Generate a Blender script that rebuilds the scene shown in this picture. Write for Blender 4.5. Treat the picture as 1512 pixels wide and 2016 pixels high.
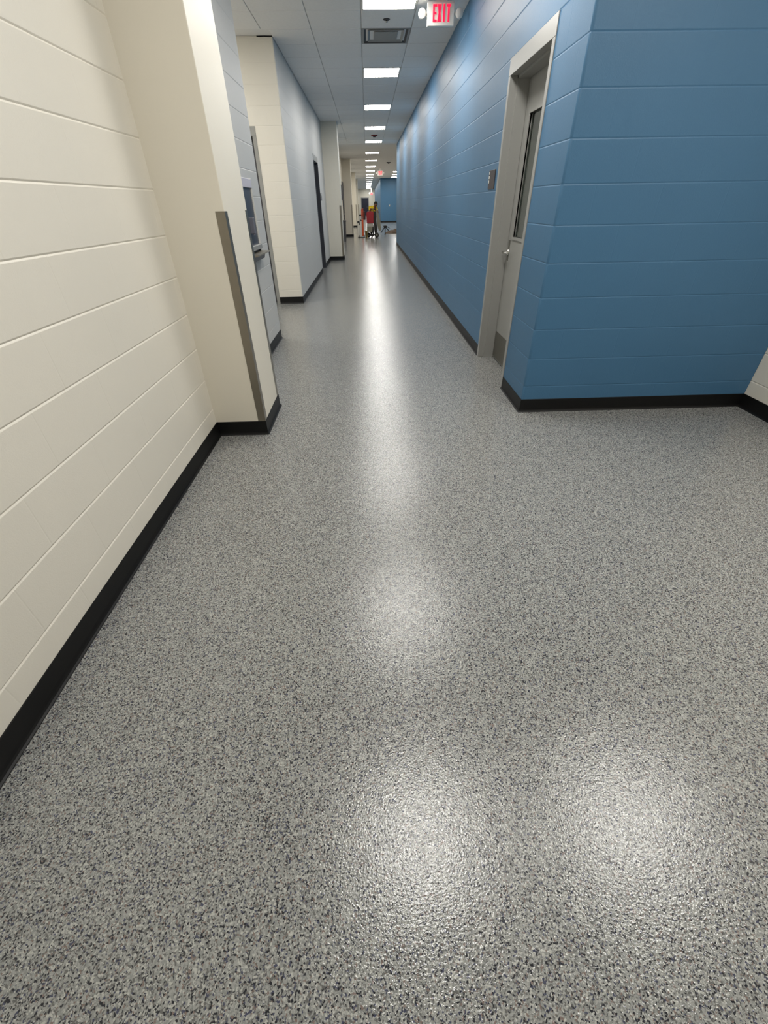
import bpy, bmesh, math, random
from mathutils import Vector, Matrix
random.seed(7)
for o in list(bpy.data.objects): bpy.data.objects.remove(o, do_unlink=True)
SC = bpy.context.scene
COL = SC.collection

# ------------------------------------------------------------------ camera
F_PX, PITCH, YAW, ROLL, CAM_H = 820.84, 0.63665, 0.02307, -0.01799, 1.3458
fw = Vector((math.sin(YAW)*math.cos(PITCH), math.cos(YAW)*math.cos(PITCH), -math.sin(PITCH)))
rt = Vector((math.cos(YAW), -math.sin(YAW), 0)); up = rt.cross(fw)
r2 = math.cos(ROLL)*rt + math.sin(ROLL)*up; u2 = -math.sin(ROLL)*rt + math.cos(ROLL)*up
cam = bpy.data.cameras.new('camera'); cam.sensor_fit = 'HORIZONTAL'; cam.sensor_width = 36.0
cam.lens = F_PX/1512*36.0; cam.clip_start = 0.05; cam.clip_end = 200
camo = bpy.data.objects.new('camera', cam); COL.objects.link(camo)
M = Matrix((r2, u2, -fw)).transposed().to_4x4(); M.translation = Vector((0, 0, CAM_H)); camo.matrix_world = M
SC.camera = camo

# ------------------------------------------------------------------ world, light level, exposure
w = bpy.data.worlds.new('world'); SC.world = w; w.use_nodes = True
w.node_tree.nodes['Background'].inputs[0].default_value = (0.5, 0.51, 0.5, 1)
w.node_tree.nodes['Background'].inputs[1].default_value = 0.28
vs = SC.view_settings
vs.view_transform = 'Standard'; vs.look = 'None'; vs.gamma = 1.0; vs.use_curve_mapping = False
vs.exposure = 0.0
LIGHT = 40.0           # radiance of the troffer lenses

# ------------------------------------------------------------------ measures of the place (metres)
XR, YB, XL, YP, XP = 1.1596, 3.1024, -1.1254, 2.8304, -0.7759
H = 3.07
CO = 0.2032            # block course
XE = 2.93              # white wall at the right of the near space

# ------------------------------------------------------------------ materials
MATS = {}
def srgb(r, g, b):
    f = lambda c: (c/255/12.92 if c/255 <= 0.04045 else ((c/255+0.055)/1.055)**2.4)
    return (f(r), f(g), f(b), 1)
def mat(name, col, rough=0.5, metal=0.0, bump=0.0, bscale=60, emit=None, estr=0, spec=0.5, var=0.0, vscale=3.0, trans=0.0, coat=0.0):
    if name in MATS: return MATS[name]
    m = bpy.data.materials.new(name); m.use_nodes = True; nt = m.node_tree; b = nt.nodes['Principled BSDF']
    b.inputs['Base Color'].default_value = col; b.inputs['Roughness'].default_value = rough
    b.inputs['Metallic'].default_value = metal; b.inputs['Specular IOR Level'].default_value = spec
    b.inputs['Transmission Weight'].default_value = trans; b.inputs['Coat Weight'].default_value = coat
    if emit:
        b.inputs['Emission Color'].default_value = emit; b.inputs['Emission Strength'].default_value = estr
    tc = nt.nodes.new('ShaderNodeNewGeometry')
    if bump > 0:
        n = nt.nodes.new('ShaderNodeTexNoise'); n.inputs['Scale'].default_value = bscale; n.inputs['Detail'].default_value = 3
        nt.links.new(tc.outputs['Position'], n.inputs['Vector'])
        bp = nt.nodes.new('ShaderNodeBump'); bp.inputs['Strength'].default_value = bump; bp.inputs['Distance'].default_value = 0.002
        nt.links.new(n.outputs[0], bp.inputs['Height']); nt.links.new(bp.outputs[0], b.inputs['Normal'])
    if var > 0:
        n = nt.nodes.new('ShaderNodeTexNoise'); n.inputs['Scale'].default_value = vscale; n.inputs['Detail'].default_value = 4
        nt.links.new(tc.outputs['Position'], n.inputs['Vector'])
        mx = nt.nodes.new('ShaderNodeMix'); mx.data_type = 'RGBA'
        mx.inputs[6].default_value = tuple(c*(1-var) for c in col[:3])+(1,); mx.inputs[7].default_value = tuple(min(1, c*(1+var)) for c in col[:3])+(1,)
        nt.links.new(n.outputs[0], mx.inputs[0]); nt.links.new(mx.outputs[2], b.inputs['Base Color'])
    MATS[name] = m
    return m

cream = mat('cream_paint', srgb(227, 222, 210), 0.4, bump=0.25, bscale=220, var=0.02)
pale = mat('pale_grey_block', srgb(202, 201, 197), 0.46, bump=0.25, bscale=220, var=0.02)  # greyer than the cream of the other block walls
gyp = mat('cream_smooth_paint', srgb(228, 222, 207), 0.42, bump=0.12, bscale=260, var=0.015)
blue = mat('blue_paint', srgb(65, 109, 143), 0.47, bump=0.3, bscale=200, var=0.04)
vinyl = mat('black_vinyl', srgb(8, 8, 9), 0.5, bump=0.05, bscale=80, spec=0.35)
greypaint = mat('grey_frame_paint', srgb(150, 150, 146), 0.38, bump=0.05, bscale=300)
charcoal = mat('charcoal_paint', srgb(66, 67, 73), 0.45)
navy = mat('navy_door_paint', srgb(26, 30, 48), 0.4)
steel = mat('brushed_steel', srgb(150, 143, 130), 0.34, metal=0.9, bump=0.06, bscale=160, var=0.12, vscale=9)
dsteel = mat('dark_steel', srgb(84, 88, 98), 0.35, metal=0.5)
kick = mat('kick_plate_steel', srgb(112, 110, 102), 0.4, metal=0.6)
chrome = mat('satin_chrome', srgb(215, 214, 208), 0.22, metal=1.0)
tile = mat('ceiling_tile', srgb(238, 237, 235), 0.9, bump=0.5, bscale=180, spec=0.2, var=0.05, vscale=40)
whiteplastic = mat('white_plastic', srgb(226, 224, 216), 0.4)
lilac = mat('pale_lilac_plastic', srgb(206, 202, 212), 0.4)
ventm = mat('vent_grey', srgb(150, 150, 147), 0.55)
ventd = mat('vent_dark', srgb(70, 70, 70), 0.7)
black = mat('black_rubber', srgb(24, 24, 24), 0.6)
signm = mat('dark_brown_sign', srgb(58, 50, 50), 0.5)
lens = mat('light_lens', srgb(240, 240, 235), 0.5, emit=(1.0, 0.975, 0.93, 1), estr=LIGHT)
redlit = mat('exit_red', srgb(200, 10, 30), 0.5, emit=(1.0, 0.004, 0.035, 1), estr=2.2)
glass = mat('door_glass', (0.75, 0.82, 0.78, 1), 0.03, trans=1.0)

# ceiling slab: far tiles too small to pick apart get a grid from the material
m = mat('ceiling_slab', srgb(232, 231, 229), 0.9, spec=0.2, bump=0.4, bscale=150)

def floor_material():
    m = bpy.data.materials.new('flake_epoxy_floor'); m.use_nodes = True; nt = m.node_tree; L = nt.links.new; N = nt.nodes.new
    b = nt.nodes['Principled BSDF']; g = N('ShaderNodeNewGeometry')
    wn = N('ShaderNodeTexNoise'); wn.inputs['Scale'].default_value = 140; wn.inputs['Detail'].default_value = 2; L(g.outputs['Position'], wn.inputs['Vector'])
    ad = N('ShaderNodeMixRGB'); ad.blend_type = 'ADD'; ad.inputs[0].default_value = 0.006; L(g.outputs['Position'], ad.inputs[1]); L(wn.outputs['Color'], ad.inputs[2])
    v = N('ShaderNodeTexVoronoi'); v.inputs['Scale'].default_value = 300; L(ad.outputs[0], v.inputs['Vector'])
    sep = N('ShaderNodeSeparateColor'); L(v.outputs['Color'], sep.inputs[0])
    r = N('ShaderNodeValToRGB'); r.color_ramp.interpolation = 'CONSTANT'; L(sep.outputs[0], r.inputs[0])
    stops = [(0, (38, 39, 45)), (0.11, (68, 71, 90)), (0.17, (102, 102, 100)), (0.33, (122, 108, 102)), (0.38, (137, 139, 136)), (0.64, (153, 154, 150)), (0.88, (178, 178, 172))]
    e = r.color_ramp.elements
    e[0].position, e[0].color = stops[0][0], srgb(*stops[0][1]); e[1].position, e[1].color = stops[1][0], srgb(*stops[1][1])
    for p, c in stops[2:]:
        k = e.new(p); k.color = srgb(*c)
    L(r.outputs[0], b.inputs['Base Color'])
    n2 = N('ShaderNodeTexNoise'); n2.inputs['Scale'].default_value = 180; n2.inputs['Detail'].default_value = 2; L(g.outputs['Position'], n2.inputs['Vector'])
    bp = N('ShaderNodeBump'); bp.inputs['Strength'].default_value = 0.65; bp.inputs['Distance'].default_value = 0.0014
    L(n2.outputs[0], bp.inputs['Height']); L(bp.outputs[0], b.inputs['Normal'])
    b.inputs['Roughness'].default_value = 0.165; b.inputs['Specular IOR Level'].default_value = 0.5
    return m
floorm = floor_material()

# ------------------------------------------------------------------ builders
def tag(o, label=None, cat=None, group=None, kind=None):
    if label: o['label'] = label
    if cat: o['category'] = cat
    if group: o['group'] = group
    if kind: o['kind'] = kind
    return o
class MB:
    """collects shapes in world coordinates; build() links them as one mesh"""
    def __init__(s): s.bm = bmesh.new()
    def box(s, x0, x1, y0, y1, z0, z1, bev=0.0, seg=1):
        r = bmesh.ops.create_cube(s.bm, size=1.0); vs = r['verts']
        for v in vs:
            v.co = Vector(((x0+x1)/2+v.co.x*(x1-x0), (y0+y1)/2+v.co.y*(y1-y0), (z0+z1)/2+v.co.z*(z1-z0)))
        if bev > 0:
            es = list({e for v in vs for e in v.link_edges})
            bmesh.ops.bevel(s.bm, geom=es, offset=bev, segments=seg, affect='EDGES', profile=0.5)
        return s
    def prism(s, pts, axis, a, b):
        """closed 2D outline extruded along axis 'x','y' or 'z' from a to b"""
        f = {'x': lambda p, t: (t, p[0], p[1]), 'y': lambda p, t: (p[0], t, p[1]), 'z': lambda p, t: (p[0], p[1], t)}[axis]
        A = [s.bm.verts.new(f(p, a)) for p in pts]; B = [s.bm.verts.new(f(p, b)) for p in pts]; n = len(pts)
        fs = [s.bm.faces.new(A), s.bm.faces.new(B[::-1])]
        for i in range(n): fs.append(s.bm.faces.new((A[i], B[i], B[(i+1) % n], A[(i+1) % n])))
        bmesh.ops.recalc_face_normals(s.bm, faces=fs)
        return s
    def tube(s, p, q, r0, r1=None, n=12):
        r1 = r0 if r1 is None else r1; p, q = Vector(p), Vector(q); d = (q-p).normalized()
        a = d.orthogonal().normalized(); c = d.cross(a)
        A = [s.bm.verts.new(p+r0*(math.cos(t)*a+math.sin(t)*c)) for t in [2*math.pi*i/n for i in range(n)]]
        B = [s.bm.verts.new(q+r1*(math.cos(t)*a+math.sin(t)*c)) for t in [2*math.pi*i/n for i in range(n)]]
        s.bm.faces.new(A[::-1]); s.bm.faces.new(B)
        for i in range(n): s.bm.faces.new((A[i], A[(i+1) % n], B[(i+1) % n], B[i]))
        return s
    def lathe(s, c, prof, axis='z', n=20):
        """profile of (radius, height) revolved about an axis through c"""
        c = Vector(c); rings = []
        for r, h in prof:
            ring = []
            for i in range(n):
                t = 2*math.pi*i/n; u, v = r*math.cos(t), r*math.sin(t)
                ring.append(s.bm.verts.new(c+{'z': Vector((u, v, h)), 'y': Vector((u, h, v)), 'x': Vector((h, u, v))}[axis]))
            rings.append(ring)
        fs = []
        for A, B in zip(rings, rings[1:]):
            for i in range(n): fs.append(s.bm.faces.new((A[i], A[(i+1) % n], B[(i+1) % n], B[i])))
        fs.append(s.bm.faces.new(rings[0][::-1])); fs.append(s.bm.faces.new(rings[-1]))
        bmesh.ops.recalc_face_normals(s.bm, faces=fs)
        return s
    def build(s, name, m, parent=None, smooth=False):
        me = bpy.data.meshes.new(name); 
        if parent is not None:
            off = root_loc(parent); bmesh.ops.translate(s.bm, verts=s.bm.verts, vec=-off)
        s.bm.to_mesh(me); s.bm.free()
        me.materials.append(m)
        if smooth:
            for p in me.polygons: p.use_smooth = True
        o = bpy.data.objects.new(name, me); COL.objects.link(o)
        if parent is not None: o.parent = parent
        return o
def root_loc(o):
    v = Vector((0, 0, 0))
    while o is not None:
        v += o.location; o = o.parent
    return v
def empty(name, loc):
    o = bpy.data.objects.new(name, None); COL.objects.link(o); o.location = loc; o.empty_display_size = 0.1
    return o
def struct(name, mb, m, label, cat):
    return tag(mb.build(name, m), label, cat, kind='structure')

# ---- painted concrete blocks with tooled joints
HD = 0.0035     # joint depth; the upright joints are nearly filled with paint
def block_geo(bm, Lx, hz, l_end=True, r_end=True, mtx=None, hd=HD):
    VD = hd*0.22
    zp = [(0, -hd), (0.0035, -hd*0.35), (0.006, 0), (hz-0.006, 0), (hz-0.0035, -hd*0.35), (hz, -hd)]
    us = [(0, -VD if l_end else 0), (min(0.004, Lx*0.2), 0), (Lx-min(0.004, Lx*0.2), 0), (Lx, -VD if r_end else 0)]
    g = [[bm.verts.new((u, -(d+e), z)) for z, d in zp] for u, e in us]
    if mtx is not None:
        for row in g:
            for v in row: v.co = mtx @ v.co
    for i in range(3):
        for j in range(5): bm.faces.new((g[i][j], g[i+1][j], g[i+1][j+1], g[i][j+1]))
BM_CACHE = {}
def block_mesh(Lx, hz, le, re_, m, hd):
    k = (round(Lx, 4), round(hz, 4), le, re_, m.name, hd)
    if k not in BM_CACHE:
        bm = bmesh.new(); block_geo(bm, Lx, hz, le, re_, hd=hd); me = bpy.data.meshes.new('block'); bm.to_mesh(me); bm.free(); me.materials.append(m); BM_CACHE[k] = me
    return BM_CACHE[k]
def course_heights():
    out = []; z = 0.0
    for k in range(15):
        h = CO if k < 14 else H-14*CO
        out.append((k, z, h)); z += CO
    return out
def lay_blocks(wall, m, facing, plane, a0, a1, openings=(), phase=0.0, stuff_from=None, l_join=True, r_join=True, hd=HD):
    """facing 'E' (+x), 'W' (-x), 'S' (-y); a = coordinate along the wall; blocks become children of wall"""
    rot = {'E': math.pi/2, 'W': -math.pi/2, 'S': 0.0}[facing]; LB = 0.4064
    base = root_loc(wall); sb = bmesh.new(); any_stuff = False
    for k, z, h in course_heights():
        spans = [(a0, a1)]
        for oa, ob, za, zb in openings:
            if z+h*0.5 < zb and z+h*0.5 > za:
                spans = [t for s0, s1 in spans for t in ((s0, min(s1, oa)), (max(s0, ob), s1)) if t[1]-t[0] > 0.004]
        off = phase+(LB/2 if k % 2 else 0)
        for s0, s1 in spans:
            cuts = [s0]; i = math.floor((s0-off)/LB)+1
            while off+i*LB < s1-0.03:
                if off+i*LB > s0+0.03: cuts.append(off+i*LB)
                i += 1
            cuts.append(s1)
            for c0, c1 in zip(cuts, cuts[1:]):
                Lx = c1-c0
                le = l_join or c0 > a0+1e-6; re_ = r_join or c1 < a1-1e-6
                if facing == 'E': loc = Vector((plane, c0, z)); ends = (le, re_)
                elif facing == 'W': loc = Vector((plane, c1, z)); ends = (re_, le)
                else: loc = Vector((c0, plane, z)); ends = (le, re_)
                if stuff_from is not None and c0 >= stuff_from:
                    block_geo(sb, Lx, h, *ends, mtx=Matrix.Translation(loc-base) @ Matrix.Rotation(rot, 4, 'Z'), hd=hd); any_stuff = True
                else:
                    o = bpy.data.objects.new('block', block_mesh(Lx, h, *ends, m, hd)); COL.objects.link(o)
                    o.parent = wall; o.location = loc-base; o.rotation_euler = (0, 0, rot)
    if any_stuff:
        me = bpy.data.meshes.new('far_block_courses'); sb.to_mesh(me); me.materials.append(m)
        o = bpy.data.objects.new('far_block_courses', me); COL.objects.link(o); o.parent = wall; o['kind'] = 'stuff'
    sb.free()
def corner_blocks(wall, m, cx, cy, r, t0, hd=HD):
    """rounded corner pieces, one for each course; a quarter turn from angle t0"""
    base = root_loc(wall); cache = {}
    for k, z, h in course_heights():
        key = round(h, 4)
        if key not in cache:
            bm = bmesh.new(); zp = [(0, -hd), (0.0035, -hd*0.35), (0.006, 0), (h-0.006, 0), (h-0.0035, -hd*0.35), (h, -hd)]
            g = [[bm.verts.new(((r+d)*math.cos(t0+math.pi/2*i/5), (r+d)*math.sin(t0+math.pi/2*i/5), zz)) for zz, d in zp] for i in range(6)]
            for i in range(5):
                for j in range(5): bm.faces.new((g[i][j], g[i+1][j], g[i+1][j+1], g[i][j+1]))
            me = bpy.data.meshes.new('corner_block'); bm.to_mesh(me); bm.free(); me.materials.append(m)
            for p in me.polygons: p.use_smooth = True
            cache[key] = me
        o = bpy.data.objects.new('corner_block', cache[key]); COL.objects.link(o); o.parent = wall; o.location = Vector((cx, cy, z))-base

# ---- vinyl cove base along a polyline; outward side is to the right of the walking direction
def baseboard(name, pts, label):
    prof = [(0.0, 0.0), (0.014, 0.0), (0.0135, 0.003), (0.008, 0.008), (0.0045, 0.016), (0.0035, 0.03), (0.0035, 0.099), (0.002, 0.1016), (0.0, 0.1016)]
    mb = MB(); n = len(pts); P = [Vector((x, y)) for x, y in pts]; rows = []
    for i in range(n):
        ns = []
        if i > 0: d = (P[i]-P[i-1]).normalized(); ns.append(Vector((d.y, -d.x)))
        if i < n-1: d = (P[i+1]-P[i]).normalized(); ns.append(Vector((d.y, -d.x)))
        nn = sum(ns, Vector((0, 0))); nn = nn/ (1+ns[0].dot(ns[1])) if len(ns) == 2 else nn
        rows.append([mb.bm.verts.new((P[i].x+nn.x*o, P[i].y+nn.y*o, z)) for o, z in prof])
    fs = []
    for A, B in zip(rows, rows[1:]):
        for j in range(len(prof)-1): fs.append(mb.bm.faces.new((A[j], B[j], B[j+1], A[j+1])))
    fs.append(mb.bm.faces.new(rows[0])); fs.append(mb.bm.faces.new(rows[-1][::-1]))
    bmesh.ops.recalc_face_normals(mb.bm, faces=fs)
    return struct(name, mb, vinyl, label, 'baseboard')

# ================================================================== STRUCTURE
YBACK, YFAR = -3.6, 75.0
struct('floor', MB().box(-3.6, 6.2, YBACK-0.2, YFAR+0.2, -0.2, 0.0), floorm, 'speckled grey flake epoxy floor with a glossy coat', 'floor')
ceil = struct('ceiling', MB().box(-3.6, 6.2, YBACK-0.2, YFAR+0.2, H+0.012, H+0.2), m, 'grey suspended tile ceiling along the corridor', 'ceiling')

e = 0.005
wl = struct('wall_left', MB().box(XL-0.2, XL-e, YBACK, YP+0.3, 0, H+0.01), cream, 'cream painted block wall at the left front edge', 'wall')
lay_blocks(wl, cream, 'E', XL, 0.25, YP, phase=0.32)
p1 = struct('wall_pillar', MB().box(XL-0.1, XP, YP, 3.36, 0, H+0.01, 0.004, 2), gyp, 'smooth cream pillar nearest the viewer with two steel corner guards', 'pillar')
YW2 = 5.59
wr = struct('wall_recess', MB().box(XL-0.2, XL-e, 3.36, YW2, 0, H+0.01), pale, 'short pale block wall holding the drinking station behind the first pillar', 'wall')
lay_blocks(wr, pale, 'E', XL, 4.2, YW2, phase=0.1, r_join=False, hd=0.002)
# side passage on the left, y 5.59 to 7.88
YR = 7.88
wp = struct('wall_passage', MB().box(-3.5, XL-0.2, YW2-0.2, YW2, 0, H+0.01).box(-3.6, -3.4, YW2-0.2, YR+0.2, 0, H+0.01), cream, 'cream wall inside the side passage, mostly out of sight', 'wall')
FW = 0.0508; FT = 2.2352
DXR, DXL = -1.515, -2.531
wt = struct('wall_return', MB().box(DXR, XL-e, YR+e, YR+0.2, 0, H+0.01).box(DXL, DXR, YR+e, YR+0.2, FT, H+0.01).box(-3.5, DXL, YR+e, YR+0.2, 0, H+0.01), cream, 'cream block wall end facing the viewer beside a tall grey door frame', 'wall')
RC = 0.014
lay_blocks(wt, cream, 'S', YR, -2.75, XL-RC, openings=[(DXL, DXR, 0, FT)], phase=-1.53, r_join=False, hd=0.0015)
corner_blocks(wt, cream, XL-RC, YR+RC, RC, -math.pi/2, 0.0015)
D3A, D3B = 11.84, 12.86
mb = MB()
mb.box(XL-0.2, XL-e, YR+e, D3A, 0, H+0.01).box(XL-0.2, XL-e, D3A, D3B, FT, H+0.01).box(XL-0.2, XL-e, D3B, 14.7, 0, H+0.01)
w3 = struct('wall_left_middle', mb, pale, 'pale grey block wall on the left with a dark door, between passage and second pillar', 'wall')
lay_blocks(w3, pale, 'E', XL, YR+RC, 14.6, openings=[(D3A, D3B, 0, FT)], phase=0.1, stuff_from=YR-1, l_join=False, hd=0.0012)
PIL = [(14.6, 'second'), (25.75, 'third'), (36.6, 'fourth'), (46.0, 'fifth')]
wf = struct('wall_left_far', MB().box(XL-0.2, XL, 14.7, YFAR, 0, H+0.01), gyp, 'pale left wall of the far corridor, seen between the distant pillars', 'wall')
PX = -0.715
for y, w_ in PIL:
    struct('wall_pillar', MB().box(XL-0.1, PX, y, y+0.56, 0, H+0.01, 0.004, 2), gyp, w_+' cream pillar from the viewer along the left wall', 'pillar')
# right side
YRE = 20.0
DA, DB = 3.635, 4.651
mb = MB()
mb.box(XR+e, XR+0.2, YB+0.01, DA, 0, H+0.01).box(XR+e, XR+0.2, DA, DB, FT, H+0.01).box(XR+e, XR+0.2, DB, YRE, 0, H+0.01)
wrt = struct('wall_right', mb, blue, 'long blue painted block wall along the right of the corridor', 'wall')
lay_blocks(wrt, blue, 'W', XR, YB+RC, YRE, openings=[(DA, DB, 0, FT)], phase=0.18, stuff_from=8.0, l_join=False, hd=0.0017)
wfr = struct('wall_front', MB().box(XR+0.012, XE+0.2, YB+e, YB+0.2, 0, H+0.01), blue, 'blue painted block wall facing the viewer at right', 'wall')
lay_blocks(wfr, blue, 'S', YB, XR+RC, XE, phase=XR+0.21, l_join=False, hd=0.0017)
corner_blocks(wfr, blue, XR+RC, YB+RC, RC, math.pi, 0.0017)
we = struct('wall_right_near', MB().box(XE+e, XE+0.2, YBACK, YB+0.2, 0, H+0.01), cream, 'cream wall corner at the far right edge', 'wall')
lay_blocks(we, cream, 'W', XE, 2.2, YB, phase=0.05)
struct('wall_back', MB().box(XL-0.2, XE+0.2, YBACK-0.2, YBACK, 0, H+0.01), cream, 'cream wall behind the viewer, out of the picture', 'wall')
# far cross space on the right
YBB = 45.0
struct('wall_cross', MB().box(XR+0.2, 6.2, YRE-0.2, YRE, 0, H+0.01).box(6.0, 6.2, YRE, YBB, 0, H+0.01), cream, 'cream wall of the far cross space hidden behind the blue wall', 'wall')
struct('wall_far_blue', MB().box(1.22, 6.2, YBB, YBB+0.3, 0, H+0.01).box(1.22, 1.42, YBB+0.3, YFAR, 0, H+0.01), blue, 'distant blue wall beyond the workers with a small bright spot', 'wall')
struct('wall_end', MB().box(XL-0.2, 1.42, YFAR, YFAR+0.2, 0, H+0.01), gyp, 'pale wall closing the very end of the corridor', 'wall')

baseboard('baseboard_left', [(XL, YBACK), (XL, YP), (XP, YP), (XP, 3.36), (XL, 3.36), (XL, YW2), (XL-0.2, YW2)], 'black vinyl base wrapping the near left wall and first pillar')
baseboard('baseboard_return', [(DXR, YR), (XL, YR), (XL, D3A)], 'black vinyl base under the cream wall end beside the grey frame')
pts = [(XL, D3B)]
for y, _ in PIL: pts += [(XL, y), (PX, y), (PX, y+0.56), (XL, y+0.56)]
pts += [(XL, YFAR), (1.22, YFAR), (1.22, YBB), (5.9, YBB)]
baseboard('baseboard_far', pts, 'black vinyl base running round the distant pillars and far walls')
baseboard('baseboard_right', [(XR, YRE), (XR, DB)], 'black vinyl base under the long blue wall')
baseboard('baseboard_front', [(XR, DA), (XR, YB), (XE, YB), (XE, YBACK)], 'black vinyl base round the blue corner at right')

# ---- ceiling tiles that can be told apart
T = 0.6096; TX0 = 0.005; TY0 = 6.38
LY = [1.20, 3.64, 6.685, 9.735, 12.785, 15.9, 19.1, 23.05, 26.95, 31.0, 34.9, 39.3, 43.2, 47.1, 51.0, 55.0, 58.8, 62.5, 66.2, 69.9, 73.4]
LX = 0.31
tb = bmesh.new(); bmesh.ops.create_cube(tb, size=1.0)
for v in tb.verts: v.co = Vector((v.co.x*(T-0.009), v.co.y*(T-0.009), v.co.z*0.014))
bmesh.ops.bevel(tb, geom=[ed for ed in tb.edges if all(v.co.z < 0 for v in ed.verts)], offset=0.0025, segments=1, affect='EDGES')
tm = bpy.data.meshes.new('ceiling_tile'); tb.to_mesh(tm); tb.free(); tm.materials.append(tile)
for j in range(-1, 22):
    for i in range(-5, 2):
        x0, y0 = TX0+i*T, TY0+j*T; cx, cy = x0+T/2, y0+T/2
        if i == 0 and (j == 2 or any(abs(cy-ly) < T*0.75 for ly in LY)): continue
        if i == 1: continue
        if i == -5 and j == 0: continue
        if i < -2 and not (YW2 < y0 and y0+T < YR+0.1): continue
        if i == -2 and not (YW2 < y0 and y0+T < YR+0.1): continue
        o = bpy.data.objects.new('tile', tm); COL.objects.link(o); o.parent = ceil; o.location = (cx, cy, H+0.005)
# cut tiles along both walls
def cut_tile(x0, x1, y0):
    MB().box(x0+0.0045, x1, y0+0.0045, y0+T-0.0045, H-0.002, H+0.012).build('tile', tile, ceil)
for j in range(-1, 22):
    cut_tile(TX0+T, XR, TY0+j*T)
    if not (YW2 < TY0+j*T and TY0+(j+1)*T < YR+0.1): cut_tile(XL, TX0-T-0.0045, TY0+j*T)

# ================================================================== DOORS
# door_1: grey metal door in the right wall, hung in a deep frame
d1 = empty('door_1', (XR, (DA+DB)/2, 0)); tag(d1, 'grey metal door with glass panel set in the blue wall', 'door', kind='structure')
jb = 0.006   # frame stands proud of the block
mb = MB()
mb.box(XR-jb, XR+0.2, DB-FW, DB, 0, FT-0.1016, 0.002).box(XR-jb, XR+0.2, DA, DA+FW, 0, FT-0.1016, 0.002).box(XR-jb, XR+0.2, DA, DB, FT-0.1016, FT, 0.002)
fr = mb.build('door_frame', greypaint, d1)
mb = MB()   # stops inside the rebate
mb.box(XR+0.055, XR+0.148, DB-FW-0.016, DB-FW, 0, FT-0.1016).box(XR+0.055, XR+0.148, DA+FW, DA+FW+0.016, 0, FT-0.1016).box(XR+0.055, XR+0.148, DA+FW, DB-FW, FT-0.1176, FT-0.1016)
mb.build('door_stop', greypaint, fr)
LFx0, LFx1 = XR+0.150, XR+0.194
la, lb = DA+FW+0.003, DB-FW-0.003
ga, gb, gz0, gz1 = la+0.15, lb-0.15, 1.09, 1.90
mb = MB()
mb.box(LFx0, LFx1, la, ga, 0.012, FT-0.105).box(LFx0, LFx1, gb, lb, 0.012, FT-0.105).box(LFx0, LFx1, ga, gb, 0.012, gz0).box(LFx0, LFx1, ga, gb, gz1, FT-0.105)
leaf = mb.build('door_leaf', greypaint, d1)
mb = MB()
q = 0.022
mb.box(LFx0-0.008, LFx0+0.012, ga-q, ga, gz0-q, gz1+q).box(LFx0-0.008, LFx0+0.012, gb, gb+q, gz0-q, gz1+q).box(LFx0-0.008, LFx0+0.012, ga, gb, gz0-q, gz0).box(LFx0-0.008, LFx0+0.012, ga, gb, gz1, gz1+q)
mb.build('glazing_bead', greypaint, leaf)
MB().box(LFx0+0.016, LFx0+0.022, ga, gb, gz0, gz1).build('glass_pane', glass, leaf)
MB().box(LFx0-0.002, LFx0+0.001, la+0.02, lb-0.015, 0.02, 0.265).build('kick_plate', kick, leaf)
hy = lb-0.065
mb = MB(); mb.lathe((LFx0, hy, 0.965), [(0.03, 0.0), (0.03, -0.008), (0.026, -0.012), (0.012, -0.014), (0.011, -0.055)], 'x')
mb.tube((LFx0-0.052, hy+0.006, 0.965), (LFx0-0.052, hy-0.105, 0.965), 0.0105, 0.009); mb.tube((LFx0-0.052, hy-0.105, 0.965), (LFx0-0.03, hy-0.115, 0.965), 0.009, 0.008)
tag(mb.build('lever_handle', chrome, leaf, True), 'satin chrome lever handle')
MB().box(LFx0-0.002, LFx0+0.001, hy-0.022, hy+0.022, 0.90, 1.06, 0.0005).build('lock_plate', kick, leaf)

# door_2: tall grey frame in the cream wall end inside the passage
d2 = empty('door_2', ((DXL+DXR)/2, YR, 0)); tag(d2, 'tall grey door frame in the side passage, only its jamb showing', 'door', kind='structure')
mb = MB()
mb.box(DXR-FW, DXR, YR-jb, YR+0.18, 0, FT-0.1016, 0.002).box(DXL, DXL+FW, YR-jb, YR+0.18, 0, FT-0.1016, 0.002).box(DXL, DXR, YR-jb, YR+0.18, FT-0.1016, FT, 0.002)
mb.build('door_frame', greypaint, d2)
lf = MB().box(DXL+FW+0.003, DXR-FW-0.003, YR+0.12, YR+0.165, 0.012, FT-0.105, 0.002).build('door_leaf', charcoal, d2)
mb = MB(); mb.lathe((DXL+FW+0.07, YR+0.12, 0.965), [(0.03, 0), (0.03, -0.01), (0.011, -0.014), (0.011, -0.055)], 'y'); mb.tube((DXL+FW+0.066, YR+0.068, 0.965), (DXL+FW+0.18, YR+0.068, 0.965), 0.01)
mb.build('lever_handle', chrome, lf, True)

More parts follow.
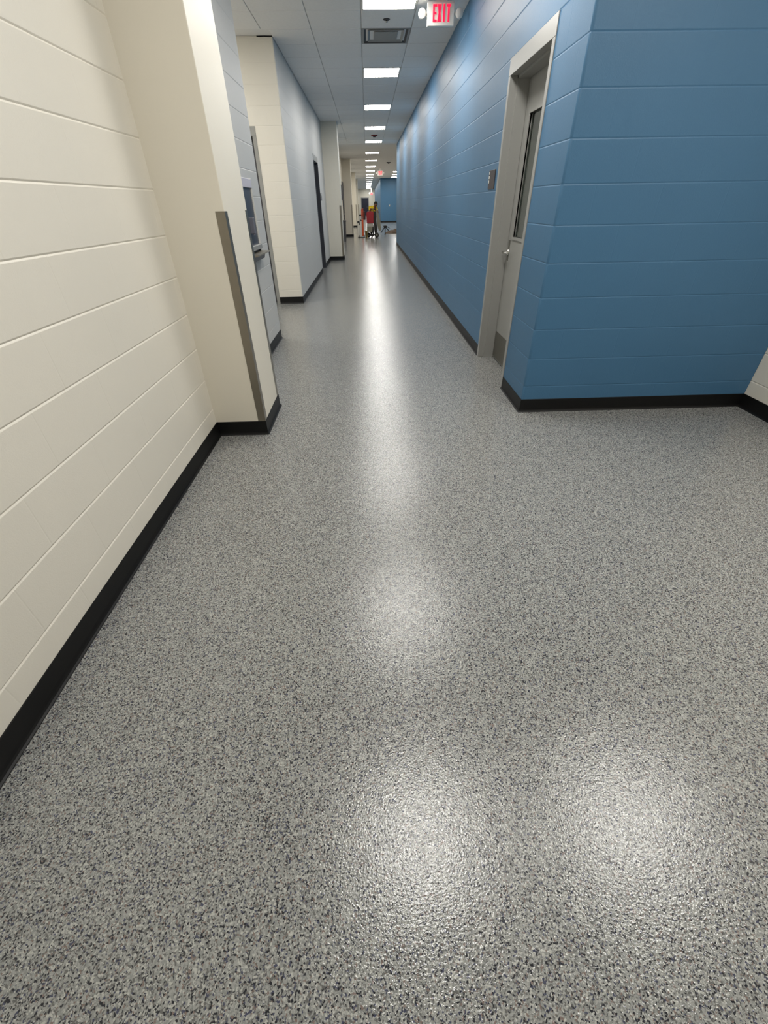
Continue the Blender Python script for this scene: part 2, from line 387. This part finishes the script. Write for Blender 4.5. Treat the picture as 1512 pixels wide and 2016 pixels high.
# door_3: dark recessed door in the left wall
d3 = empty('door_3', (XL, (D3A+D3B)/2, 0)); tag(d3, 'dark recessed door in the left wall before the second pillar', 'door', kind='structure')
MB().box(XL-0.2, XL+jb, D3A, D3B, FT-0.1016, FT, 0.002).build('head', greypaint, d3)
mb = MB(); mb.box(XL-0.2, XL+jb, D3A, D3A+FW, 0, FT-0.1016, 0.002).box(XL-0.2, XL+jb, D3B-FW, D3B, 0, FT-0.1016, 0.002)
mb.build('door_jamb', charcoal, d3)
lf = MB().box(XL-0.19, XL-0.145, D3A+FW, D3B-FW, 0.012, FT-0.1016, 0.002).build('door_leaf', navy, d3)
mb = MB(); mb.lathe((XL-0.145, D3A+FW+0.07, 0.965), [(0.03, 0), (0.03, 0.01), (0.011, 0.014), (0.011, 0.055)], 'x'); mb.tube((XL-0.093, D3A+FW+0.066, 0.965), (XL-0.093, D3A+FW+0.18, 0.965), 0.01)
mb.build('lever_handle', chrome, lf, True)

# door_4: thin dark door edge beside the third pillar; door_5: navy door at the end
d4 = empty('door_4', (XL, 25.1, 0)); tag(d4, 'thin dark door seen edge on just before the third pillar', 'door', kind='structure')
mb = MB(); mb.box(XL, XL+0.03, 24.62, 24.67, 0, 2.12).box(XL, XL+0.03, 25.62, 25.67, 0, 2.12).box(XL, XL+0.03, 24.62, 25.67, 2.12, 2.2)
mb.build('door_frame', charcoal, d4)
lf = MB().box(XL, XL+0.018, 24.67, 25.62, 0.012, 2.12).build('door_leaf', navy, d4)
MB().tube((XL+0.018, 24.75, 0.97), (XL+0.07, 24.75, 0.97), 0.012).tube((XL+0.066, 24.745, 0.97), (XL+0.066, 24.86, 0.97), 0.01).build('lever_handle', chrome, lf, True)
d5 = empty('door_5', (-0.2, YFAR, 0)); tag(d5, 'dark navy door in the pale wall at the corridor end', 'door', kind='structure')
mb = MB(); mb.box(-0.78, -0.70, YFAR-0.03, YFAR, 0, 2.03).box(0.28, 0.36, YFAR-0.03, YFAR, 0, 2.03).box(-0.78, 0.36, YFAR-0.03, YFAR, 2.03, 2.11)
mb.build('door_frame', greypaint, d5)
lf = MB().box(-0.70, 0.28, YFAR-0.02, YFAR, 0.012, 2.03).build('door_leaf', navy, d5)
MB().tube((0.18, YFAR-0.02, 0.97), (0.18, YFAR-0.07, 0.97), 0.015).tube((0.19, YFAR-0.066, 0.97), (0.05, YFAR-0.066, 0.97), 0.012).build('lever_handle', chrome, lf, True)

# ================================================================== FITTINGS
def guard(x, y, sx, sy, label, z1=1.325):
    """L of folded steel on a pillar corner; sx, sy point out of the pillar"""
    t, wg = 0.0016, 0.05; mb = MB(); g = empty('corner_guard', (x, y, 0.1016)); z0 = 0.1016
    xs = sorted((x+sx*t, x-sx*wg)); ys = sorted((y+sy*0.0001, y+sy*t)); MB().box(xs[0], xs[1], ys[0], ys[1], z0, z1).build('wing', steel, g)
    xs = sorted((x+sx*0.0001, x+sx*t)); ys = sorted((y, y-sy*wg)); MB().box(xs[0], xs[1], ys[0], ys[1], z0, z1).build('wing', steel, g)
    tag(g, label, 'corner guard', 'steel corner guards on the pillars')
guard(XP, YP, 1, -1, 'brushed steel guard on the near corner of the closest pillar')
guard(XP, 3.36, 1, 1, 'dark edge of a steel guard on the back corner of the closest pillar')
for (y, w_) in PIL: guard(PX, y, 1, -1, 'thin steel guard on the corner of the '+w_+' pillar')

# bottle filling station on the recess wall
ya, yb2 = 4.56, 5.16
ws = empty('drinking_station', (XL, (ya+yb2)/2, 0.9)); tag(ws, 'dark wall mounted drinking station with pale top and small tray behind the first pillar', 'drinking fountain')
for q0 in (ya, yb2-0.014): MB().box(XL, XL+0.02, q0, q0+0.014, 0.90, 1.56, 0.002).build('side_rail', whiteplastic, ws)
MB().box(XL, XL+0.024, ya+0.014, yb2-0.014, 1.485, 1.555, 0.004, 2).build('header', lilac, ws)
MB().box(XL, XL+0.006, ya+0.014, yb2-0.014, 1.02, 1.485).build('back_panel', dsteel, ws)
mb = MB(); mb.box(XL+0.006, XL+0.05, 4.85, 4.90, 1.13, 1.26, 0.006, 2).tube((XL+0.035, 4.865, 1.15), (XL+0.035, 4.865, 1.12), 0.012)
mb.build('nozzle', mat('mid_grey_plastic', srgb(108, 108, 118), 0.5), ws)
MB().box(XL, XL+0.035, ya+0.014, yb2-0.014, 0.995, 1.035, 0.003).build('ledge', greypaint, ws)
MB().box(XL, XL+0.01, ya+0.014, yb2-0.014, 0.975, 0.995).build('slot', black, ws)
mb = MB(); mb.prism([(XL, 0.950), (XL+0.10, 0.962), (XL+0.105, 0.974), (XL, 0.976)], 'y', ya+0.03, yb2-0.01); mb.build('tray', steel, ws)
mb = MB(); mb.prism([(XL, 0.906), (XL+0.045, 0.912), (XL+0.055, 0.95), (XL, 0.95)], 'y', ya+0.03, yb2-0.03); mb.build('drain_box', dsteel, ws)

# room sign beside the grey door, raised light marks
sg = empty('room_sign', (XR, 4.84, 1.44)); tag(sg, 'small dark room sign with pale marks beside the grey door', 'sign')
MB().box(XR-0.008, XR, 4.745, 4.965, 1.44, 1.578, 0.002).build('plate', signm, sg)
for k, (y0, y1, z0, z1) in enumerate([(4.935, 4.955, 1.548, 1.568), (4.928, 4.955, 1.517, 1.538), (4.932, 4.955, 1.484, 1.506)]):
    MB().box(XR-0.0095, XR-0.0075, y0, y1, z0, z1, 0.0005).build('mark', whiteplastic, sg)
s2 = empty('room_sign', (XL, 13.05, 1.43)); tag(s2, 'small grey sign plate beside the dark recessed door on the left', 'sign')
MB().box(XL, XL+0.014, 12.94, 13.16, 1.435, 1.572, 0.003).build('plate', mat('grey_sign', srgb(120, 120, 122), 0.5), s2)
MB().box(XL+0.014, XL+0.016, 12.97, 13.13, 1.535, 1.555).build('mark', whiteplastic, s2)
s3 = empty('wall_panel', (XL, 23.7, 1.5)); tag(s3, 'narrow dark panel on the left wall beyond the second pillar', 'panel')
MB().box(XL, XL+0.05, 23.45, 23.95, 1.5, 2.05, 0.004).build('case', charcoal, s3)
MB().box(XL+0.05, XL+0.056, 23.50, 23.90, 1.55, 2.0).build('face', navy, s3)
wb = empty('waste_bin', (-1.02, 22.5, 0)); tag(wb, 'low narrow grey bin against the wall beyond the second pillar', 'bin')
MB().prism([(-1.11, 0.0), (-0.97, 0.0), (-0.94, 0.72), (-1.12, 0.72)], 'y', 22.35, 22.65).build('body', charcoal, wb)
MB().box(-1.123, -0.93, 22.33, 22.67, 0.72, 0.785, 0.012, 2).build('lid', charcoal, wb)
hs = empty('wall_fixture', (2.0, YBB, 1.2)); tag(hs, 'small bright steel fixture on the distant blue wall', 'fixture')
MB().box(1.97, 2.05, YBB-0.02, YBB, 1.14, 1.28, 0.004).build('plate', chrome, hs)
MB().lathe((2.01, YBB-0.02, 1.21), [(0.02, 0), (0.02, -0.03), (0.012, -0.04)], 'y').build('knob', chrome, hs, True)

# ---- ceiling lights
def troffer(x, y, label, group):
    t = empty('ceiling_light', (x, y, H)); a = T/2-0.004; b = 0.278
    mb = MB(); z0, z1 = H-0.006, H+0.011
    mb.box(x-a, x+a, y-a, y-b, z0, z1).box(x-a, x+a, y+b, y+a, z0, z1).box(x-a, x-b, y-b, y+b, z0, z1).box(x+b, x+a, y-b, y+b, z0, z1)
    mb.build('frame', whiteplastic, t)
    mb = MB(); v = [mb.bm.verts.new(c) for c in ((x-b, y-b, H-0.002), (x-b, y+b, H-0.002), (x+b, y+b, H-0.002), (x+b, y-b, H-0.002))]; mb.bm.faces.new(v)
    mb.build('diffuser', lens, t)
    tag(t, label, 'ceiling light', group)
ORD = ['first', 'second', 'third', 'fourth', 'fifth', 'sixth', 'seventh', 'eighth', 'ninth', 'tenth', 'eleventh']
G = 'square ceiling lights in the corridor row'
for k, y in enumerate(LY):
    if k == 0: lab = 'square ceiling light overhead, mirrored in the floor as the lower left glare patch'
    elif k == 1: lab = 'square ceiling light ahead of the viewer, mirrored as the middle glare patch on the floor'
    elif k == 2: lab = 'largest square ceiling light in view, cut by the top edge'
    elif k-2 < 10: lab = ORD[k-2]+' glowing square ceiling light in the corridor row, counted from the top edge'
    else: lab = 'tiny glowing ceiling light merging into the bright strip at the corridor end'
    troffer(LX, y, lab, G)
troffer(2.06, 1.22, 'square ceiling light overhead at right, mirrored as the lower right glare patch', 'square ceiling lights over the near space')
troffer(TX0-4.5*T, TY0+T/2, 'added square ceiling light in the left side passage, unseen behind the first pillar', 'square ceiling lights over the near space')  # unseen light added to brighten the cream wall end and passage floor
for k, (x, y) in enumerate([(2.35, 43.2), (2.25, 39.6), (2.15, 36.2)]):
    troffer(x, y, ['lowest', 'middle', 'uppermost'][k]+' of three small lights seen above the distant blue wall', 'ceiling lights over the far cross space')
for k, (x, y) in enumerate([(4.2, 24.0), (4.2, 30.0), (4.2, 36.0)]):  # unseen lights added to brighten the far floor
    troffer(x, y, ['nearest', 'middle', 'farthest'][k]+' added ceiling light, unseen behind the long blue wall in the far cross space', 'added unseen ceiling lights over the far cross space')

# ---- exit signs
def exit_sign(x0, x1, y, z0, z1, label, heads=True, strength=redlit):
    t = empty('exit_sign', ((x0+x1)/2, y, z0)); W, Hh = x1-x0, z1-z0
    MB().box(x0, x1, y, y+0.045, z0, z1, 0.004).build('housing', whiteplastic, t)
    MB().box((x0+x1)/2-0.06, (x0+x1)/2+0.06, y+0.005, y+0.04, z1, H-0.0005).build('mount', whiteplastic, t)
    lx0 = x0+W*0.19; lw = W*0.68/4; zb, zt = z0+Hh*0.17, z0+Hh*0.88; st = lw*0.35; yy0, yy1 = y-0.003, y+0.001
    for k, ch in enumerate('EXIT'):
        a = lx0+k*lw+lw*0.08; b = a+lw*0.84; mb = MB(); md = (zb+zt)/2
        if ch == 'E':
            mb.box(a, a+st, yy0, yy1, zb, zt).box(a+st, b, yy0, yy1, zb, zb+st).box(a+st, b, yy0, yy1, zt-st, zt).box(a+st, b-st*0.3, yy0, yy1, md-st/2, md+st/2)
        elif ch == 'X':
            mb.prism([(a, zb), (a+st*1.15, zb), (b, zt), (b-st*1.15, zt)], 'y', yy0, yy1).prism([(b-st*1.15, zb), (b, zb), (a+st*1.15, zt), (a, zt)], 'y', yy0+0.0002, yy1)
        elif ch == 'I':
            c = (a+b)/2; mb.box(c-st/2, c+st/2, yy0, yy1, zb, zt)
        else:
            c = (a+b)/2; mb.box(c-st/2, c+st/2, yy0, yy1, zb, zt-st).box(a, b, yy0, yy1, zt-st, zt)
        mb.build('letter', strength, t)
    if heads:
        for sx, xx in ((-1, x0), (1, x1)):
            zc = z0+Hh*0.52
            h = MB().tube((xx, y+0.022, zc), (xx+sx*0.03, y+0.022, zc), 0.014).build('lamp_arm', whiteplastic, t, True)
            MB().lathe((xx+sx*0.055, y+0.03, zc), [(0.022, 0.03), (0.036, 0.01), (0.04, -0.02), (0.04, -0.03), (0.035, -0.034)], 'y').build('lamp_head', whiteplastic, t, True)
    tag(t, label, 'exit sign')
exit_sign(0.712, 1.0, 6.7, 2.875, 3.052, 'lit red exit sign with lamp heads beside the blue wall at the top edge')
exit_sign(0.72, 1.03, 32.0, 2.70, 2.93, 'small glowing red exit sign hanging halfway down the corridor')
exit_sign(0.42, 0.95, 70.0, 2.27, 2.58, 'tiny faint red exit sign in front of the far pale wall')

# ---- air vent, sprinkler and other ceiling pieces
vx, vy = LX, TY0+2.5*T
av = empty('air_vent', (vx, vy, H)); tag(av, 'square grey air vent in the ceiling behind the nearest light', 'vent')
def ring(x, y, ro, ri, zo, zi, t=0.006):
    mb = MB(); fs = []
    O = [(-ro, -ro), (ro, -ro), (ro, ro), (-ro, ro)]; I = [(-ri, -ri), (ri, -ri), (ri, ri), (-ri, ri)]
    vo = [mb.bm.verts.new((x+a, y+b, zo)) for a, b in O]; vi = [mb.bm.verts.new((x+a, y+b, zi)) for a, b in I]
    vo2 = [mb.bm.verts.new((x+a, y+b, zo+t)) for a, b in O]; vi2 = [mb.bm.verts.new((x+a, y+b, zi+t)) for a, b in I]
    for i in range(4):
        j = (i+1) % 4
        for f in ((vo[i], vo[j], vi[j], vi[i]), (vo2[i], vi2[i], vi2[j], vo2[j]), (vo[i], vo2[i], vo2[j], vo[j]), (vi[i], vi[j], vi2[j], vi2[i])): fs.append(mb.bm.faces.new(f))
    bmesh.ops.recalc_face_normals(mb.bm, faces=fs)
    return mb
ring(vx, vy, T/2-0.004, T/2-0.03, H-0.004, H-0.004).build('rim', ventm, av)
ring(vx, vy, T/2-0.03, 0.20, H-0.004, H+0.045).build('cone', ventd, av)
ring(vx, vy, 0.225, 0.165, H-0.004, H+0.03).build('inner_cone', ventm, av)
MB().box(vx-0.26, vx+0.26, vy-0.26, vy+0.26, H+0.06, H+0.065).build('backing', ventd, av)
MB().box(vx-0.15, vx+0.15, vy-0.15, vy+0.15, H-0.002, H+0.006, 0.002).build('plaque', ventm, av)
sp = empty('sprinkler', (0.30, 7.29, H)); tag(sp, 'tiny ceiling sprinkler between the nearest light and the vent', 'sprinkler')
MB().lathe((0.30, 7.29, H), [(0.04, -0.002), (0.04, -0.006), (0.03, -0.01), (0.012, -0.013)]).build('escutcheon', ventd, sp, True)
MB().lathe((0.30, 7.29, H), [(0.006, -0.012), (0.006, -0.022), (0.016, -0.023), (0.016, -0.026)]).build('deflector', chrome, sp, True)
al = empty('ceiling_alarm', (0.31, 17.4, H)); tag(al, 'small dark red alarm on the ceiling between two lights', 'alarm')
MB().lathe((0.31, 17.4, H), [(0.10, -0.002), (0.10, -0.02), (0.09, -0.03)]).build('base', mat('dark_red_plastic', srgb(120, 34, 34), 0.5), al, True)
MB().box(0.27, 0.35, 17.36, 17.44, H-0.055, H-0.03, 0.008, 2).build('strobe', signm, al)
dt = empty('ceiling_speaker', (1.22, 28.3, H)); tag(dt, 'small dark round fitting on the ceiling right of the far lights', 'ceiling fitting')
MB().lathe((1.22, 28.3, H), [(0.11, 0.011), (0.11, -0.012), (0.09, -0.018)]).build('body', charcoal, dt, True)
MB().lathe((1.22, 28.3, H), [(0.05, -0.018), (0.045, -0.04), (0.02, -0.045)]).build('dome', black, dt, True)

# ================================================================== FAR WORK GROUP
red = mat('red_machine_paint', srgb(140, 22, 34), 0.45)
orange = mat('orange_paint', srgb(206, 84, 42), 0.5)
olive = mat('olive_drum', srgb(134, 116, 66), 0.6)
greyc = mat('grey_cover_cloth', srgb(128, 126, 112), 0.8, bump=0.3, bscale=30)
brown = mat('brown_tarp', srgb(88, 73, 60), 0.85, bump=0.4, bscale=20)
lightg = mat('light_grey_housing', srgb(168, 164, 156), 0.5)
yel = mat('yellow_shirt', srgb(238, 206, 40), 0.8)
pants = mat('black_trousers', srgb(26, 25, 27), 0.85)
skin = mat('brown_skin', srgb(120, 78, 56), 0.6)
hair = mat('black_hair', srgb(20, 17, 16), 0.7)

gm = empty('floor_machine', (0.2, 24.72, 0)); tag(gm, 'dark red floor machine on wheels in front of the worker in yellow', 'floor machine')
MB().prism([(-0.01, 0.59), (0.315, 0.59), (0.325, 0.98), (0.30, 1.06), (0.03, 1.06), (-0.02, 0.98)], 'y', 24.60, 24.84).build('body', red, gm)
MB().box(0.0, 0.29, 24.61, 24.83, 0.44, 0.59, 0.02, 2).build('motor', lightg, gm)
MB().prism([(-0.02, 0.24), (0.24, 0.24), (0.26, 0.44), (-0.01, 0.44)], 'y', 24.58, 24.86).build('skirt', greyc, gm)
MB().box(0.33, 0.44, 24.66, 24.80, 0.30, 1.06, 0.015, 2).build('column', black, gm)
MB().tube((0.28, 24.72, 0.5), (0.30, 24.72, 0.06), 0.035).tube((0.40, 24.72, 0.4), (0.44, 24.72, 0.08), 0.04).box(0.05, 0.46, 24.69, 24.75, 0.10, 0.15).build('chassis', black, gm)
for xx, yy in ((0.46, 24.58), (0.46, 24.86), (0.06, 24.86)):
    wh = MB().lathe((xx, yy, 0.105), [(0.06, -0.03), (0.10, -0.028), (0.105, -0.015), (0.105, 0.015), (0.10, 0.028), (0.06, 0.03)], 'y').build('wheel', black, gm, True)
    MB().lathe((xx, yy, 0.105), [(0.045, -0.035), (0.045, 0.035)], 'y', 12).build('hub', greyc, wh, True)
MB().tube((0.34, 24.72, 1.03), (0.30, 24.95, 1.14), 0.014).tube((0.18, 24.95, 1.14), (0.44, 24.95, 1.14), 0.016).build('handlebar', black, gm, True)
MB().prism([(0.45, 1.17), (0.50, 1.12), (0.61, 0.80), (0.68, 0.40), (0.67, 0.30), (0.60, 0.27), (0.54, 0.34), (0.47, 0.60)], 'y', 24.76, 24.82).build('cover', greyc, gm)

ht = empty('hand_truck', (-0.23, 24.9, 0)); tag(ht, 'upright orange hand truck left of the red machine', 'hand truck')
MB().box(-0.265, -0.175, 24.87, 24.93, 0.06, 0.74, 0.012, 2).build('frame', orange, ht)
mb = MB(); mb.tube((-0.255, 24.9, 0.74), (-0.255, 24.9, 1.13), 0.017).tube((-0.185, 24.9, 0.74), (-0.185, 24.9, 1.13), 0.017).tube((-0.26, 24.9, 1.13), (-0.17, 24.86, 1.16), 0.016)
mb.build('handle', orange, ht, True)
MB().box(-0.165, -0.075, 24.88, 24.92, 0.72, 1.05, 0.01, 2).build('pack', mat('dark_maroon', srgb(58, 26, 30), 0.6), ht)
MB().box(-0.47, -0.12, 24.76, 25.0, 0.012, 0.03, 0.004).build('toe_plate', black, ht)
for xx in (-0.42, -0.15):
    MB().lathe((xx, 24.98, 0.05), [(0.03, -0.02), (0.05, -0.018), (0.05, 0.018), (0.03, 0.02)], 'x').build('wheel', black, ht, True)
MB().tube((-0.26, 24.9, 0.70), (-0.32, 24.9, 0.72), 0.02).tube((-0.32, 24.9, 0.72), (-0.39, 24.9, 0.52), 0.018).build('bracket', black, ht, True)

bk = empty('bucket', (-0.05, 24.45, 0)); tag(bk, 'small olive bucket on the floor before the orange hand truck', 'bucket')
MB().lathe((-0.05, 24.45, 0), [(0.055, 0.0), (0.068, 0.27), (0.074, 0.275), (0.074, 0.29), (0.066, 0.29), (0.053, 0.01)]).build('body', olive, bk, True)
mb = MB()
for i in range(8):
    a, b = math.pi*i/8, math.pi*(i+1)/8
    mb.tube((-0.05+0.074*math.cos(a), 24.45, 0.28+0.05*math.sin(a)), (-0.05+0.074*math.cos(b), 24.45, 0.28+0.05*math.sin(b)), 0.004, n=6)
mb.build('bail', dsteel, bk)

st = empty('tripod_stand', (0.95, 27.3, 0)); tag(st, 'low black three legged stand on the bright floor right of the worker', 'stand')
MB().lathe((0.97, 27.3, 0.33), [(0.07, 0.0), (0.10, 0.015), (0.10, 0.05), (0.06, 0.07)]).build('head', black, st, True)
for p in ((0.96, 27.1, 0.008), (0.76, 27.35, 0.09), (1.18, 27.4, 0.14)):
    MB().tube((0.97, 27.3, 0.36), p, 0.026, 0.018).build('leg', black, st, True)
    MB().lathe((p[0], p[1], p[2]-0.008), [(0.045, 0.0), (0.045, 0.02), (0.02, 0.03)]).build('foot', black, st, True)
MB().tube((1.04, 27.3, 0.36), (1.22, 27.3, 0.27), 0.014).build('arm', black, st, True)
# crumpled tarp as a low mound with folds
tp = bmesh.new(); nx, ny = 28, 20; gv = []
for j in range(ny+1):
    row = []
    for i in range(nx+1):
        u, v = i/nx*2-1, j/ny*2-1; r = max(0, 1-(u*u+v*v)); x = 1.5+u*0.48; y = 28.4+v*0.5
        z = 0.23*r**0.8*(0.5+0.5*max(0, u+0.4))+0.02*r*(math.sin(u*13+v*5)+math.sin(v*11-u*4))+0.004
        row.append(tp.verts.new((x+0.03*math.sin(v*9), y, max(0.003, z))))
    gv.append(row)
for j in range(ny):
    for i in range(nx): tp.faces.new((gv[j][i], gv[j][i+1], gv[j+1][i+1], gv[j+1][i]))
me = bpy.data.meshes.new('tarp'); tp.to_mesh(me); tp.free(); me.materials.append(brown)
to = bpy.data.objects.new('tarp', me); COL.objects.link(to); tag(to, 'crumpled brown tarp heap on the floor beside the blue wall end', 'tarp')
sm = to.modifiers.new('thick', 'SOLIDIFY'); sm.thickness = 0.004; sm.offset = 1

# ---- the worker: bent forward over the machine
def skin_obj(name, verts, edges, m, parent, root=0, sub=2):
    me = bpy.data.meshes.new(name); off = root_loc(parent)
    me.from_pydata([Vector(v[:3])-off for v in verts], edges, []); me.materials.append(m)
    o = bpy.data.objects.new(name, me); COL.objects.link(o); o.parent = parent
    md = o.modifiers.new('skin', 'SKIN'); md.use_smooth_shade = True
    for i, v in enumerate(verts):
        sv = me.skin_vertices[0].data[i]; rr = v[3]; sv.radius = rr if isinstance(rr, tuple) else (rr, rr); sv.use_root = (i == root)
    s = o.modifiers.new('sub', 'SUBSURF'); s.levels = sub; s.render_levels = sub
    return o
pe = empty('person', (0.33, 25.35, 0)); tag(pe, 'worker in yellow shirt and black trousers bending over the red machine', 'person')
hip = (0.24, 25.42, 0.93); che = (0.33, 25.27, 1.17); nek = (0.405, 25.17, 1.245); hd = (0.45, 25.11, 1.315)
shL = (0.20, 25.13, 1.19); shR = (0.46, 25.33, 1.17)
V = [(*hip, 0.12), (*che, (0.14, 0.11)), (*nek, 0.055), (hd[0]-0.015, hd[1]+0.02, hd[2]-0.045, 0.07), (hd[0], hd[1], hd[2]+0.02, 0.085), (hd[0]+0.005, hd[1]-0.02, hd[2]+0.085, 0.06),
     (*shL, 0.06), (0.12, 25.02, 0.97, 0.046), (0.19, 24.96, 1.12, 0.03), (*shR, 0.06), (0.55, 25.2, 0.98, 0.046), (0.42, 25.0, 1.11, 0.03),
     (0.18, 25.46, 0.86, 0.085), (0.22, 25.36, 0.47, 0.06), (0.20, 25.46, 0.09, 0.042), (0.23, 25.36, 0.035, 0.04), (0.25, 25.28, 0.03, 0.03),
     (0.32, 25.42, 0.86, 0.085), (0.42, 25.30, 0.47, 0.06), (0.43, 25.42, 0.09, 0.042), (0.46, 25.32, 0.035, 0.04), (0.47, 25.24, 0.03, 0.03)]
E_ = [(0, 1), (1, 2), (2, 3), (3, 4), (4, 5), (1, 6), (6, 7), (7, 8), (1, 9), (9, 10), (10, 11), (0, 12), (12, 13), (13, 14), (14, 15), (15, 16), (0, 17), (17, 18), (18, 19), (19, 20), (20, 21)]
# hands: palm and five fingers closed on the handlebar
for wi, (wx, wy, wz), sgn in ((8, (0.19, 24.96, 1.12), 1), (11, (0.42, 25.0, 1.11), -1)):
    p = len(V); V.append((wx+0.01*sgn, wy-0.02, wz+0.03, 0.026)); E_.append((wi, p))
    for k in range(4):
        a = len(V); fx = wx+0.01*sgn+(k-1.5)*0.021
        V.append((fx, wy-0.045, wz+0.045, 0.0095)); V.append((fx, wy-0.06, wz+0.02+0.003*k, 0.009)); V.append((fx, wy-0.045, wz+0.0, 0.008)); E_ += [(p, a), (a, a+1), (a+1, a+2)]
    a = len(V); V.append((wx+0.045*sgn, wy-0.02, wz+0.02, 0.0105)); V.append((wx+0.05*sgn, wy-0.045, wz+0.005, 0.009)); E_ += [(p, a), (a, a+1)]
body = skin_obj('body', V, E_, skin, pe)
skin_obj('shirt', [(*[hip[i]*0.8+che[i]*0.2 for i in range(3)], 0.15), (*che, (0.18, 0.155)), (*[nek[i]*0.75+che[i]*0.25 for i in range(3)], 0.075), (*shL, 0.08), (0.15, 25.06, 1.06, 0.065), (*shR, 0.08), (0.515, 25.25, 1.05, 0.065)],
         [(0, 1), (1, 2), (1, 3), (3, 4), (1, 5), (5, 6)], yel, pe, 1)
skin_obj('trousers', [(*[hip[i]*0.9+che[i]*0.1 for i in range(3)], 0.135), (*hip, 0.14), (0.18, 25.46, 0.86, 0.10), (0.22, 25.36, 0.47, 0.078), (0.20, 25.46, 0.10, 0.062), (0.32, 25.42, 0.86, 0.10), (0.42, 25.30, 0.47, 0.078), (0.43, 25.42, 0.10, 0.062)],
         [(0, 1), (1, 2), (2, 3), (3, 4), (1, 5), (5, 6), (6, 7)], pants, pe, 1)
for (x0, y0), (x1, y1) in (((0.20, 25.48), (0.25, 25.27)), ((0.43, 25.44), (0.475, 25.23))):
    skin_obj('shoe', [(x0, y0, 0.052, 0.05), ((x0+x1)/2, (y0+y1)/2, 0.05, 0.05), (x1, y1, 0.045, 0.042)], [(0, 1), (1, 2)], black, pe, 0)
# hair cap with ears and a face below it
mb = MB(); c = Vector(hd)+Vector((0.0, 0.015, 0.035)); bmesh.ops.create_icosphere(mb.bm, subdivisions=3, radius=1.0)
for v in mb.bm.verts:
    d = v.co.copy(); k = 0.0 if (d.z > -0.25 or d.y > 0.1) else -0.02
    v.co = c+Vector((d.x*(0.092+k), d.y*(0.10+k), d.z*(0.098+k)))
mb.build('hair', hair, pe, True)
for sx in (-1, 1):
    MB().lathe((hd[0]+sx*0.085, hd[1]-0.0, hd[2]+0.005), [(0.012, -0.008), (0.024, 0.0), (0.012, 0.008)], 'x', 10).build('ear', skin, pe, True)
    MB().lathe((hd[0]+sx*0.03, hd[1]-0.083, hd[2]+0.02), [(0.004, 0.006), (0.011, 0.0), (0.004, -0.006)], 'y', 10).build('eye', whiteplastic, pe, True)
mb = MB(); mb.prism([(hd[1]-0.08, hd[2]+0.02), (hd[1]-0.112, hd[2]-0.016), (hd[1]-0.08, hd[2]-0.022)], 'x', hd[0]-0.014, hd[0]+0.014); mb.build('nose', skin, pe)
MB().box(hd[0]-0.026, hd[0]+0.026, hd[1]-0.083, hd[1]-0.07, hd[2]-0.052, hd[2]-0.042, 0.003).build('mouth', mat('lip', srgb(110, 60, 52), 0.6), pe)
